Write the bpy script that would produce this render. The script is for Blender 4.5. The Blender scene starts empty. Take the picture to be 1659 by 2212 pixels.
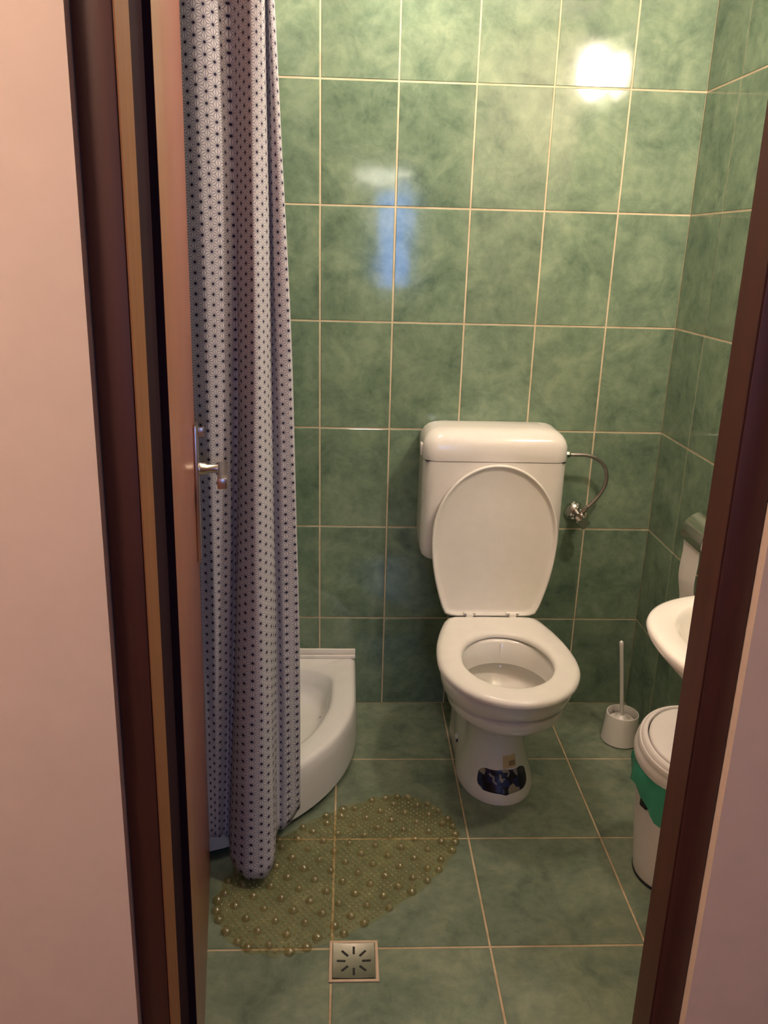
import bpy, bmesh, math, random
from mathutils import Vector, Matrix, Euler
random.seed(7)
S = bpy.context.scene
COL = S.collection
PI = math.pi

# ------------------------------------------------------------------ camera, world, lights, exposure
cam_d = bpy.data.cameras.new('camera')
cam_d.sensor_fit = 'VERTICAL'; cam_d.sensor_height = 36.0
cam_d.lens = 1751.1 / 2212 * 36.0
cam_d.clip_start = 0.02
cam = bpy.data.objects.new('camera', cam_d); COL.objects.link(cam)
cam.location = (0.0805, -2.2962, 1.3956)
cam.rotation_euler = (1.2558, -0.0255, -0.0397)
S.camera = cam
W = bpy.data.worlds.new('world'); S.world = W; W.use_nodes = True
W.node_tree.nodes['Background'].inputs[0].default_value = (0.02, 0.02, 0.025, 1)
W.node_tree.nodes['Background'].inputs[1].default_value = 0.3
S.view_settings.view_transform = 'Standard'
S.view_settings.look = 'None'
S.view_settings.gamma = 1.0
S.view_settings.use_curve_mapping = False
S.view_settings.exposure = 0.58
LAMP_POS = (0.952, -0.95, 2.018)      # globe of the bathroom wall lamp
LAMP_STRENGTH = 300.0
LAMP_COLOR = (1.0, 0.79, 0.63)
CEIL_LAMP_POS = (0.15, -0.36, 2.26)   # round opal lamp on the bathroom ceiling
CEIL_STRENGTH = 50.0
HALL_LAMP_POS = (-0.85, -2.05, 2.22)  # shaded lamp on the hall ceiling
HALL_STRENGTH = 68.0
HALL_COLOR = (1.0, 0.74, 0.54)
WINDOW_STRENGTH = 8.5

# ------------------------------------------------------------------ helpers
ORG = {}
def link(name, me, mat=None, parent=None, smooth=False):
    o = bpy.data.objects.new(name, me); COL.objects.link(o)
    if mat is not None and not me.materials: me.materials.append(mat)
    if smooth:
        for p in me.polygons: p.use_smooth = True
    if parent is not None: o.parent = parent
    return o
def org(o): return ORG.get(o.name, Vector((0, 0, 0)))
def mesh(name, verts, faces, mat, parent=None, smooth=False, uvs=None):
    """world-space verts -> object; a child keeps the origin of its thing"""
    b = org(parent) if parent is not None else Vector((0, 0, 0))
    me = bpy.data.meshes.new(name)
    me.from_pydata([tuple(Vector(v) - b) for v in verts], [], faces)
    me.validate()
    bm = bmesh.new(); bm.from_mesh(me)
    bmesh.ops.recalc_face_normals(bm, faces=bm.faces)
    bm.to_mesh(me); bm.free()
    if uvs is not None:
        l = me.uv_layers.new(name='UVMap')
        for lp in me.loops: l.data[lp.index].uv = uvs[lp.vertex_index]
    o = link(name, me, mat, parent, smooth)
    if parent is not None: ORG[o.name] = b
    return o
def auto_smooth(o, ang=40):
    me = o.data
    bm = bmesh.new(); bm.from_mesh(me)
    for e in bm.edges:
        if len(e.link_faces) == 2 and e.calc_face_angle(0) > math.radians(ang): e.smooth = False
    for f in bm.faces: f.smooth = True
    bm.to_mesh(me); bm.free()
    return o
def bmobj(name, bm, mat, parent=None, ang=40):
    b = org(parent) if parent is not None else Vector((0, 0, 0))
    bmesh.ops.translate(bm, verts=bm.verts, vec=-b)
    bmesh.ops.recalc_face_normals(bm, faces=bm.faces)
    me = bpy.data.meshes.new(name); bm.to_mesh(me); bm.free()
    o = link(name, me, mat, parent)
    if parent is not None: ORG[o.name] = b
    return auto_smooth(o, ang)
def box_bm(x0, x1, y0, y1, z0, z1, bev=0, seg=2, bm=None):
    b2 = bmesh.new()
    r = bmesh.ops.create_cube(b2, size=1)
    for v in b2.verts:
        v.co = Vector((x0 + (v.co.x + .5) * (x1 - x0), y0 + (v.co.y + .5) * (y1 - y0), z0 + (v.co.z + .5) * (z1 - z0)))
    if bev: bmesh.ops.bevel(b2, geom=b2.edges[:], offset=bev, segments=seg, profile=0.5, affect='EDGES')
    if bm is None: return b2
    me = bpy.data.meshes.new('tmp'); b2.to_mesh(me); b2.free(); bm.from_mesh(me); bpy.data.meshes.remove(me)
    return bm
def box(name, x0, x1, y0, y1, z0, z1, mat, parent=None, bev=0, seg=2):
    return bmobj(name, box_bm(min(x0,x1), max(x0,x1), min(y0,y1), max(y0,y1), min(z0,z1), max(z0,z1), bev, seg), mat, parent)
def prism(name, corners_b, corners_t, mat, parent=None, bev=0):
    """prism between two polygons of equal count"""
    n = len(corners_b)
    bm = bmesh.new()
    vb = [bm.verts.new(c) for c in corners_b]; vt = [bm.verts.new(c) for c in corners_t]
    bm.faces.new(vb[::-1]); bm.faces.new(vt)
    for i in range(n): bm.faces.new((vb[i], vb[(i+1) % n], vt[(i+1) % n], vt[i]))
    bmesh.ops.recalc_face_normals(bm, faces=bm.faces)
    if bev: bmesh.ops.bevel(bm, geom=bm.edges[:], offset=bev, segments=2, profile=0.5, affect='EDGES')
    return bmobj(name, bm, mat, parent)
def loft(name, rings, mat, parent=None, cap0=True, cap1=True, ang=50, closed=True):
    n = len(rings[0]); v = []; f = []
    for r in rings: v += [tuple(p) for p in r]
    for i in range(len(rings) - 1):
        for j in range(n if closed else n - 1):
            k = (j + 1) % n
            f.append((i*n+j, i*n+k, (i+1)*n+k, (i+1)*n+j))
    if cap0: f.append(tuple(range(n))[::-1])
    if cap1: f.append(tuple((len(rings)-1)*n + j for j in range(n)))
    o = mesh(name, v, f, mat, parent)
    return auto_smooth(o, ang)
def lathe(name, prof, c, mat, parent=None, n=32, axis='z', cap0=True, cap1=True, ang=45):
    """prof: (radius, height along the axis)"""
    R = []
    for r, h in prof:
        ring = []
        for k in range(n):
            a = 2*PI*k/n; u, w = r*math.cos(a), r*math.sin(a)
            p = {'z': (u, w, h), 'y': (u, h, w), 'x': (h, u, w)}[axis]
            ring.append((c[0]+p[0], c[1]+p[1], c[2]+p[2]))
        R.append(ring)
    return loft(name, R, mat, parent, cap0, cap1, ang)
def frames(path):
    P = [Vector(p) for p in path]; out = []; up = Vector((0.13, 0.2, 1))
    for i, p in enumerate(P):
        t = (P[min(i+1, len(P)-1)] - P[max(i-1, 0)]).normalized()
        if abs(t.dot(up.normalized())) > .97: up = Vector((1, 0.2, 0.1))
        a = t.cross(up).normalized(); b = a.cross(t).normalized(); up = b
        out.append((p, a, b))
    return out
def tube(name, path, r, mat, parent=None, n=12, ang=60):
    rr = r if isinstance(r, (list, tuple)) else [r]*len(path)
    R = [[p + a*q*math.cos(2*PI*k/n) + b*q*math.sin(2*PI*k/n) for k in range(n)] for (p, a, b), q in zip(frames(path), rr)]
    return loft(name, R, mat, parent, ang=ang)
def catmull(pts, m=8):
    P = [Vector(p) for p in pts]; P = [2*P[0]-P[1]] + P + [2*P[-1]-P[-2]]; out = []
    for i in range(1, len(P)-2):
        for k in range(m):
            t = k/m; a, b, c, d = P[i-1], P[i], P[i+1], P[i+2]
            out.append(.5*((2*b) + (c-a)*t + (2*a-5*b+4*c-d)*t*t + (3*b-a-3*c+d)*t**3))
    out.append(P[-2]); return out
def thing(name, loc, label, cat, group=None):
    o = bpy.data.objects.new(name, None); COL.objects.link(o); o.empty_display_size = .05
    o.location = loc; ORG[o.name] = Vector(loc)
    tag(o, label, cat, group); return o
def tag(o, label, cat, group=None):
    o['label'] = label; o['category'] = cat
    if group: o['group'] = group
    return o
def struct(o, label=None):
    o['kind'] = 'structure'
    if label: o['label'] = label
    return o
def sstep(t): t = max(0, min(1, t)); return t*t*(3-2*t)

# ------------------------------------------------------------------ materials
class N:
    def __init__(s, name):
        s.m = bpy.data.materials.new(name); s.m.use_nodes = True; s.t = s.m.node_tree
        s.p = s.t.nodes['Principled BSDF']
    def n(s, typ, **kw):
        x = s.t.nodes.new(typ)
        for k, v in kw.items(): setattr(x, k, v)
        return x
    def l(s, a, b): s.t.links.new(a, b)
    def put(s, sock, v):
        if hasattr(v, 'is_linked') or isinstance(v, bpy.types.NodeSocket): s.l(v, sock)
        else: sock.default_value = v
    def math(s, op, a, b=None, c=None):
        x = s.n('ShaderNodeMath', operation=op); s.put(x.inputs[0], a)
        if b is not None: s.put(x.inputs[1], b)
        if c is not None: s.put(x.inputs[2], c)
        return x.outputs[0]
    def mix(s, fac, a, b):
        x = s.n('ShaderNodeMix', data_type='RGBA'); s.put(x.inputs[0], fac)
        s.put(x.inputs[6], a); s.put(x.inputs[7], b); return x.outputs[2]
    def noise(s, vec, scale, detail=4, rough=.6, dist=0):
        x = s.n('ShaderNodeTexNoise'); s.l(vec, x.inputs['Vector'])
        x.inputs['Scale'].default_value = scale; x.inputs['Detail'].default_value = detail
        x.inputs['Roughness'].default_value = rough; x.inputs['Distortion'].default_value = dist
        return x.outputs['Fac']
    def ramp(s, fac, stops):
        x = s.n('ShaderNodeValToRGB'); s.l(fac, x.inputs[0]); e = x.color_ramp.elements
        while len(e) < len(stops): e.new(.5)
        for q, (pos, c) in zip(e, stops): q.position = pos; q.color = (*c, 1) if len(c) == 3 else c
        return x.outputs[0]
    def bump(s, h, strength=.1, dist=.002):
        x = s.n('ShaderNodeBump'); x.inputs['Strength'].default_value = strength; x.inputs['Distance'].default_value = dist
        s.l(h, x.inputs['Height']); s.l(x.outputs[0], s.p.inputs['Normal']); return x
    def set(s, color=None, rough=None, metal=None, spec=None, coat=None):
        if color is not None: s.put(s.p.inputs['Base Color'], (*color, 1) if isinstance(color, tuple) and len(color) == 3 else color)
        if rough is not None: s.put(s.p.inputs['Roughness'], rough)
        if metal is not None: s.p.inputs['Metallic'].default_value = metal
        if spec is not None: s.p.inputs['Specular IOR Level'].default_value = spec
        if coat is not None: s.p.inputs['Coat Weight'].default_value = coat
        return s
    def co(s, which='Object'):
        return s.n('ShaderNodeTexCoord').outputs[which]

def tile_mat(name, dark, mid, light, rough, wav):
    k = N(name); oi = k.n('ShaderNodeObjectInfo')
    sc = k.n('ShaderNodeVectorMath', operation='SCALE'); comb = k.n('ShaderNodeCombineXYZ')
    k.l(oi.outputs['Random'], comb.inputs[0])
    k.l(k.math('FRACT', k.math('MULTIPLY', oi.outputs['Random'], 17.3)), comb.inputs[1])
    k.l(k.math('FRACT', k.math('MULTIPLY', oi.outputs['Random'], 71.7)), comb.inputs[2])
    k.l(comb.outputs[0], sc.inputs[0]); sc.inputs['Scale'].default_value = 40
    ad = k.n('ShaderNodeVectorMath', operation='ADD'); k.l(k.co(), ad.inputs[0]); k.l(sc.outputs[0], ad.inputs[1])
    v = ad.outputs[0]
    n1 = k.noise(v, 9, 6, .62, .6); n2 = k.noise(v, 34, 4, .65, .3)
    f = k.math('ADD', k.math('MULTIPLY', n1, .68), k.math('MULTIPLY', n2, .32))
    c = k.ramp(f, [(.36, dark), (.5, mid), (.64, light)])
    vein = k.ramp(k.noise(v, 15, 5, .7, 1.2), [(.30, (0, 0, 0)), (.40, (1, 1, 1))])
    c = k.mix(k.math('MULTIPLY', k.math('SUBTRACT', 1.0, vein), .35), c, (*dark, 1))
    shade = k.math('MULTIPLY_ADD', oi.outputs['Random'], .12, .94)
    hs = k.n('ShaderNodeHueSaturation'); k.l(c, hs.inputs['Color']); k.l(shade, hs.inputs['Value'])
    k.set(hs.outputs[0], rough, spec=.5)
    k.bump(k.noise(v, 7, 2, .5), .35, wav)
    return k.m
M = {}
M['wall_tile'] = tile_mat('green_wall_tile', (.094, .150, .103), (.156, .228, .155), (.226, .304, .204), .085, .0022)
M['floor_tile'] = tile_mat('green_floor_tile', (.108, .143, .102), (.165, .205, .145), (.235, .268, .188), .22, .002)
def grout(name, c, dirt):
    k = N(name); n = k.noise(k.co(), 14, 4)
    k.set(k.ramp(n, [(.35, dirt), (.6, c)]), .85); return k.m
M['grout'] = grout('cream_grout', (.64, .55, .39), (.52, .42, .28))
M['floor_grout'] = grout('sandy_floor_grout', (.55, .43, .28), (.40, .28, .16))
def simple(name, c, rough, metal=0, spec=.5, coat=0, bump=None):
    k = N(name); v = k.co()
    n = k.noise(v, 22, 3)
    k.set(k.mix(n, (c[0]*.94, c[1]*.94, c[2]*.94, 1), (min(1, c[0]*1.05), min(1, c[1]*1.05), min(1, c[2]*1.05), 1)), rough, metal, spec, coat)
    if bump: k.bump(k.noise(v, bump[0], 3), bump[1], bump[2])
    return k.m
M['ceramic'] = simple('white_glazed_ceramic', (.80, .78, .74), .12, coat=.3)
M['plastic'] = simple('white_plastic', (.80, .77, .73), .15)
M['seat'] = simple('white_seat_plastic', (.82, .79, .74), .28)
M['acrylic'] = simple('white_acrylic', (.76, .75, .74), .25)
M['bin'] = simple('white_bin_plastic', (.66, .62, .60), .4)
M['chrome'] = simple('chrome', (.72, .70, .68), .14, 1.0)
M['satin'] = simple('satin_nickel', (.66, .60, .54), .28, 1.0)
M['hose'] = simple('braided_steel_hose', (.42, .38, .35), .35, .9, bump=(600, .5, .001))
M['black'] = simple('black_plastic', (.012, .012, .014), .4)
M['slot_and_shade'] = simple('dark_opening_and_shade', (.01, .01, .01), .7)  # drain slots, also painted shade under the tray and bolt cap
M['steel'] = simple('brushed_steel', (.56, .48, .44), .24, 1.0, bump=(30, .2, .001))
M['paper'] = simple('toilet_paper', (.74, .70, .67), .9, spec=.2, bump=(160, .3, .001))
M['mastic'] = simple('cream_drain_surround', (.62, .46, .33), .7)
M['hall_wall'] = simple('pink_hall_paint', (.70, .55, .465), .75, spec=.25, bump=(60, .15, .001))
M['hall_far'] = simple('brown_low_bounce_wall', (.34, .25, .20), .6)  # unseen hall walls, brown added to cut bounced light
M['cream_paint'] = simple('cream_bathroom_paint', (.78, .70, .58), .7, spec=.3)
M['ceiling'] = simple('white_ceiling_paint', (.80, .77, .72), .8)
M['hall_floor'] = simple('brown_hall_floor', (.16, .09, .06), .4)
def wood(name, c1, c2, rough, coat=0):
    k = N(name); v = k.co()
    mp = k.n('ShaderNodeMapping'); mp.inputs['Scale'].default_value = (60, 60, 2.2); k.l(v, mp.inputs[0])
    n = k.noise(mp.outputs[0], 1.0, 5, .6, .4)
    k.set(k.ramp(n, [(.3, c1), (.7, c2)]), rough, coat=coat); k.bump(n, .06, .001); return k.m
M['frame'] = wood('dark_brown_frame', (.046, .0125, .0085), (.070, .019, .012), .5)
M['rebate'] = wood('shaded_rebate', (.022, .010, .015), (.030, .014, .020), .95)  # shade of the door gap put into the colour
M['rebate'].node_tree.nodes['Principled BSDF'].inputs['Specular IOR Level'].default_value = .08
M['edge'] = wood('tan_edge_strip', (.20, .082, .036), (.25, .105, .046), .6)
M['edge'].node_tree.nodes['Principled BSDF'].inputs['Specular IOR Level'].default_value = .2
M['leaf'] = wood('red_brown_door_laminate', (.25, .085, .050), (.31, .11, .066), .30)
def glass_pane(name, col, strength):
    k = N(name); e = k.n('ShaderNodeEmission'); e.inputs[0].default_value = (*col, 1); e.inputs[1].default_value = strength
    k.l(e.outputs[0], k.t.nodes['Material Output'].inputs[0]); return k.m
M['globe'] = glass_pane('lit_lamp_globe', LAMP_COLOR, LAMP_STRENGTH)
M['ceil_globe'] = glass_pane('lit_opal_dome', LAMP_COLOR, CEIL_STRENGTH)
M['hall_globe'] = glass_pane('lit_hall_shade', HALL_COLOR, HALL_STRENGTH)
M['pane_blue'] = glass_pane('evening_blue_window_pane', (.16, .36, 1.0), WINDOW_STRENGTH)
M['pane_white'] = glass_pane('bright_transom_pane', (1.0, .95, .82), WINDOW_STRENGTH * 1.5)

def curtain_mat():
    """hemp-leaf star print: dark dots on a triangular lattice, twelve thin rays each"""
    k = N('star_print_curtain'); a = .0200
    uv = k.n('ShaderNodeSeparateXYZ'); k.l(k.co('UV'), uv.inputs[0])
    def cell(ox, oy):
        w, h = a*math.sqrt(3), a
        fx = k.math('MULTIPLY', k.math('SUBTRACT', k.math('FRACT', k.math('ADD', k.math('DIVIDE', uv.outputs[0], w), ox)), .5), w)
        fy = k.math('MULTIPLY', k.math('SUBTRACT', k.math('FRACT', k.math('ADD', k.math('DIVIDE', uv.outputs[1], h), oy)), .5), h)
        r = k.math('SQRT', k.math('ADD', k.math('MULTIPLY', fx, fx), k.math('MULTIPLY', fy, fy)))
        return fx, fy, r
    x1, y1, r1 = cell(0, 0); x2, y2, r2 = cell(.5, .5)
    s = k.math('LESS_THAN', r1, r2)
    def pick(p, q): return k.math('ADD', k.math('MULTIPLY', s, p), k.math('MULTIPLY', k.math('SUBTRACT', 1.0, s), q))
    x, y, r = pick(x1, x2), pick(y1, y2), pick(r1, r2)
    ph = k.math('DIVIDE', k.math('ARCTAN2', y, x), PI/6)
    m = k.math('ABSOLUTE', k.math('SUBTRACT', k.math('FRACT', k.math('ADD', ph, .5)), .5))
    d = k.math('MULTIPLY', r, k.math('SINE', k.math('MULTIPLY', m, PI/6)))
    line = k.n('ShaderNodeMapRange'); k.l(d, line.inputs[0])
    for i, v in ((1, a*.022), (2, a*.05), (3, 1), (4, 0)): line.inputs[i].default_value = v
    dot = k.n('ShaderNodeMapRange'); k.l(r, dot.inputs[0])
    for i, v in ((1, a*.10), (2, a*.15), (3, 1), (4, 0)): dot.inputs[i].default_value = v
    c = k.mix(k.math('MULTIPLY', line.outputs[0], .66), (.70, .69, .74, 1), (.055, .045, .13, 1))
    c = k.mix(dot.outputs[0], c, (.016, .012, .045, 1))
    k.set(c, .75, spec=.25)
    k.bump(k.noise(k.co('UV'), 26, 3), .25, .004)
    tr = k.n('ShaderNodeBsdfTranslucent'); k.l(c, tr.inputs[0])
    mx = k.n('ShaderNodeMixShader'); mx.inputs[0].default_value = .18
    k.l(k.p.outputs[0], mx.inputs[1]); k.l(tr.outputs[0], mx.inputs[2]); k.l(mx.outputs[0], k.t.nodes['Material Output'].inputs[0])
    return k.m
M['curtain'] = curtain_mat()
def clear_pvc(name, tint, body, fac):
    k = N(name); t = k.n('ShaderNodeBsdfTransparent'); t.inputs[0].default_value = (*tint, 1)
    k.set(body, .12, spec=.7)
    n = k.noise(k.co(), 60, 3)
    mx = k.n('ShaderNodeMixShader'); k.l(k.math('MULTIPLY_ADD', n, .12, fac - .06), mx.inputs[0])
    k.l(t.outputs[0], mx.inputs[1]); k.l(k.p.outputs[0], mx.inputs[2]); k.l(mx.outputs[0], k.t.nodes['Material Output'].inputs[0]); return k.m
def vinyl(name, tint, body, milky, glass, ior, rough):
    k = N(name); t = k.n('ShaderNodeBsdfTransparent'); t.inputs[0].default_value = (*tint, 1)
    g = k.n('ShaderNodeBsdfGlass'); g.inputs['Color'].default_value = (*tint, 1); g.inputs['Roughness'].default_value = .06; g.inputs['IOR'].default_value = 1.42
    m0 = k.n('ShaderNodeMixShader'); m0.inputs[0].default_value = glass; k.l(t.outputs[0], m0.inputs[1]); k.l(g.outputs[0], m0.inputs[2])
    n = k.noise(k.co(), 60, 3); d = k.n('ShaderNodeBsdfDiffuse'); d.inputs[0].default_value = (*body, 1)
    m1 = k.n('ShaderNodeMixShader'); k.l(k.math('MULTIPLY_ADD', n, milky, milky*.5), m1.inputs[0]); k.l(m0.outputs[0], m1.inputs[1]); k.l(d.outputs[0], m1.inputs[2])
    gl = k.n('ShaderNodeBsdfGlossy'); gl.inputs['Roughness'].default_value = rough
    fr = k.n('ShaderNodeFresnel'); fr.inputs['IOR'].default_value = ior
    m2 = k.n('ShaderNodeMixShader'); geo = k.n('ShaderNodeNewGeometry'); k.l(k.math('MULTIPLY', fr.outputs[0], k.math('SUBTRACT', 1.0, geo.outputs['Backfacing'])), m2.inputs[0]); k.l(m1.outputs[0], m2.inputs[1]); k.l(gl.outputs[0], m2.inputs[2])
    k.l(m2.outputs[0], k.t.nodes['Material Output'].inputs[0]); return k.m
M['pvc'] = vinyl('clear_yellowed_vinyl', (.955, .945, .82), (.50, .43, .22), .11, 0.0, 1.35, .3)
M['pvc_bubble'] = vinyl('clear_vinyl_bubble', (.89, .84, .64), (.46, .36, .18), .15, .40, 2.0, .21)
M['bag'] = clear_pvc('green_bin_bag', (.20, .60, .42), (.055, .36, .235), .72)
def sticker_mat():
    k = N('picture_sticker'); uv = k.co('UV')
    mp = k.n('ShaderNodeMapping'); mp.inputs['Scale'].default_value = (9, 4.0, 1); k.l(uv, mp.inputs[0])
    v = k.n('ShaderNodeTexVoronoi', distance='CHEBYCHEV'); v.inputs['Scale'].default_value = 1.0; k.l(mp.outputs[0], v.inputs['Vector'])
    sp = k.n('ShaderNodeSeparateColor'); k.l(v.outputs['Color'], sp.inputs[0])
    r = k.n('ShaderNodeValToRGB'); k.l(sp.outputs[0], r.inputs[0]); r.color_ramp.interpolation = 'CONSTANT'
    e = r.color_ramp.elements
    st = [(0, (.006, .007, .018)), (.22, (.016, .022, .075)), (.44, (.30, .29, .29)), (.58, (.02, .03, .12)), (.72, (.33, .29, .21)), (.86, (.008, .008, .012))]
    while len(e) < len(st): e.new(.5)
    for q, (pos, c) in zip(e, st): q.position = pos; q.color = (*c, 1)
    su = k.n('ShaderNodeSeparateXYZ'); k.l(uv, su.inputs[0])
    right = k.math('GREATER_THAN', su.outputs[0], .76)
    c = k.mix(k.math('MULTIPLY', right, .9), r.outputs[0], (.006, .008, .022, 1))
    k.set(c, .3); return k.m
M['sticker'] = sticker_mat()
def barcode_mat():
    k = N('barcode_label'); su = k.n('ShaderNodeSeparateXYZ'); k.l(k.co('UV'), su.inputs[0])
    st = k.math('GREATER_THAN', k.math('SINE', k.math('MULTIPLY', su.outputs[0], 95.0)), -.1)
    inx = k.math('MULTIPLY', k.math('GREATER_THAN', su.outputs[0], .42), k.math('LESS_THAN', su.outputs[0], .95))
    iny = k.math('MULTIPLY', k.math('GREATER_THAN', su.outputs[1], .15), k.math('LESS_THAN', su.outputs[1], .55))
    c = k.mix(k.math('MULTIPLY', st, k.math('MULTIPLY', inx, iny)), (.62, .47, .26, 1), (.05, .035, .03, 1))
    k.set(c, .5); return k.m
M['barcode'] = barcode_mat()

# ------------------------------------------------------------------ room shell
XL, XR, YB, YF, ZC = -0.61, 0.998, 0.0, -1.32, 2.26      # bathroom: left, right, back, front, ceiling
GR = .0015
wb = struct(box('wall_back', XL-.1, XR+.1, GR, .12, -.05, ZC+.05, M['grout']), 'back wall of cream grout between green tiles')
wr = struct(box('wall_right', XR+GR, XR+.12, YF-.1, .0, -.05, ZC+.05, M['grout']))
wl = struct(box('wall_left', XL-.12, XL-GR, YF-.1, .0, -.05, ZC+.05, M['grout']))
fl = struct(box('floor', XL-.1, XR+.1, YF-.02, .05, -.08, -GR, M['floor_grout']))
struct(box('ceiling', XL-.1, XR+.1, YF-.1, .1, ZC, ZC+.08, M['ceiling']))
TILE_CACHE = {}
def tile_mesh(w, h, mat, th=.006, ch=.0012):
    key = (round(w, 4), round(h, 4), mat.name)
    if key in TILE_CACHE: return TILE_CACHE[key]
    w2, h2 = w/2, h/2
    v = [(sx*w2, sy*h2, -th) for sx, sy in ((-1,-1),(1,-1),(1,1),(-1,1))] + [(sx*w2, sy*h2, -ch) for sx, sy in ((-1,-1),(1,-1),(1,1),(-1,1))] \
      + [(sx*(w2-ch), sy*(h2-ch), 0) for sx, sy in ((-1,-1),(1,-1),(1,1),(-1,1))]
    f = [(0,3,2,1), (8,9,10,11)]
    for a in (0, 4):
        for i in range(4): f.append((a+i, a+(i+1) % 4, a+4+(i+1) % 4, a+4+i))
    me = bpy.data.meshes.new('tile'); me.from_pydata(v, [], f); me.materials.append(mat)
    TILE_CACHE[key] = me; return me
def spans(a, b, p0, pitch, gap):
    """cut pieces between a and b for joints at p0 + k*pitch"""
    k = math.floor((a - p0)/pitch); out = []
    while p0 + k*pitch < b - 1e-6:
        s, e = max(a, p0 + k*pitch), min(b, p0 + (k+1)*pitch)
        if e - s > .012: out.append((s + (gap/2 if s > a else 0.0006), e - (gap/2 if e < b else 0.0006)))
        k += 1
    return out
def lay(parent, us, vs, mat, place, rot):
    for (u0, u1) in us:
        for (v0, v1) in vs:
            o = bpy.data.objects.new('tile', tile_mesh(u1-u0, v1-v0, mat)); COL.objects.link(o); o.parent = parent
            p = place((u0+u1)/2, (v0+v1)/2)
            o.location = (p[0]+random.uniform(-1, 1)*.00015, p[1]+random.uniform(-1, 1)*.00015, p[2])
            o.rotation_euler = rot
G = .0046
rows = spans(0, ZC, 0, .3, G)
lay(wb, spans(XL, XR, 0, .2, G), rows, M['wall_tile'], lambda u, v: (u, 0, v), (PI/2, 0, 0))
lay(wr, spans(-YB, -YF, -.005, .2, G*.8), rows, M['wall_tile'], lambda u, v: (XR, -u, v), (PI/2, 0, -PI/2))
lay(wl, spans(-YB, -YF, -.005, .2, G*.8), rows, M['wall_tile'], lambda u, v: (XL, -u, v), (PI/2, 0, PI/2))
lay(fl, spans(XL, XR, .0597, .3338, .0046), spans(YF, YB, -.3044-4*.3302, .3302, .0046), M['floor_tile'], lambda u, v: (u, v, 0), (0, 0, 0))

# doorway geometry: the old frame leans a little; x positions at height z
def lx(x, z): return x + .0131*(z - 1.59)        # left jamb
def rx(x, z): return x - .0092*(z - 1.51)        # right jamb
HEAD = 2.06
YW, YFR, YLIP, YIN = -1.488, -1.475, -1.423, YF   # hall wall face, frame face, back of lip, bathroom face
def jamb_box(name, x0, x1, y0, y1, z0, z1, fx, mat, parent=None, bev=0):
    c = lambda z: [(fx(x0, z), y0, z), (fx(x1, z), y0, z), (fx(x1, z), y1, z), (fx(x0, z), y1, z)]
    return prism(name, c(z0), c(z1), mat, parent, bev)
def wall_with_door(name, xa, xb, y0, y1, ztop, ol, orr, zh, mat):
    bm = bmesh.new()
    def pr(cb, ct):
        vb = [bm.verts.new(c) for c in cb]; vt = [bm.verts.new(c) for c in ct]
        bm.faces.new(vb[::-1]); bm.faces.new(vt)
        for i in range(4): bm.faces.new((vb[i], vb[(i+1) % 4], vt[(i+1) % 4], vt[i]))
    pr([(xa, y0, 0), (lx(ol, 0), y0, 0), (lx(ol, 0), y1, 0), (xa, y1, 0)], [(xa, y0, zh), (lx(ol, zh), y0, zh), (lx(ol, zh), y1, zh), (xa, y1, zh)])
    pr([(rx(orr, 0), y0, 0), (xb, y0, 0), (xb, y1, 0), (rx(orr, 0), y1, 0)], [(rx(orr, zh), y0, zh), (xb, y0, zh), (xb, y1, zh), (rx(orr, zh), y1, zh)])
    pr([(xa, y0, zh), (xb, y0, zh), (xb, y1, zh), (xa, y1, zh)], [(xa, y0, ztop), (xb, y0, ztop), (xb, y1, ztop), (xa, y1, ztop)])
    return bmobj(name, bm, mat)
struct(wall_with_door('wall_front', XL-.1, XR+.1, -1.42, YF, ZC+.05, -.172, .562, HEAD+.045, M['cream_paint']))
HX0, HX1, HY1, HZ = -1.5, 2.2, -4.2, 2.5
struct(wall_with_door('wall_hall', HX0-.1, HX1+.1, YW, -1.421, HZ+.05, -.168, .5335, HEAD+.04, M['hall_wall']), 'pink painted hall wall around the door frame')
struct(box('trim_2', XL, XR, YF+.0005, YF+.012, 2.235, 2.25, M['wall_tile']))
# frame
fr = bpy.data.objects.new('trim_1', None); COL.objects.link(fr); ORG[fr.name] = Vector((0, 0, 0)); struct(fr, 'dark brown wooden door frame')
jamb_box('jamb', -.167, -.1305, YFR, YLIP, 0, HEAD+.038, lx, M['frame'], fr, .002)
jamb_box('jamb', .4935, .5324, YFR, YLIP, 0, HEAD+.038, rx, M['frame'], fr, .002)
jamb_box('rebate', -.167, -.140, YLIP+.0005, YIN-.001, 0, HEAD+.038, lx, M['rebate'], fr)
jamb_box('rebate', .549, .5605, YLIP+.0005, YIN-.001, 0, HEAD+.038, rx, M['rebate'], fr)
jamb_box('edge_strip', -.130, -.1285, YFR+.001, YLIP-.0005, 0, HEAD, lx, M['edge'], fr)
jamb_box('edge_strip', .4915, .493, YFR+.001, YLIP-.0005, 0, HEAD, rx, M['frame'], fr)
box('head_jamb', -.120, .494, YFR, YIN-.002, HEAD, HEAD+.036, M['frame'], fr, .002)
struct(box('trim_3', -.13, .50, YFR, YF-.021, -.05, .004, M['frame']))   # threshold
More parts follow.
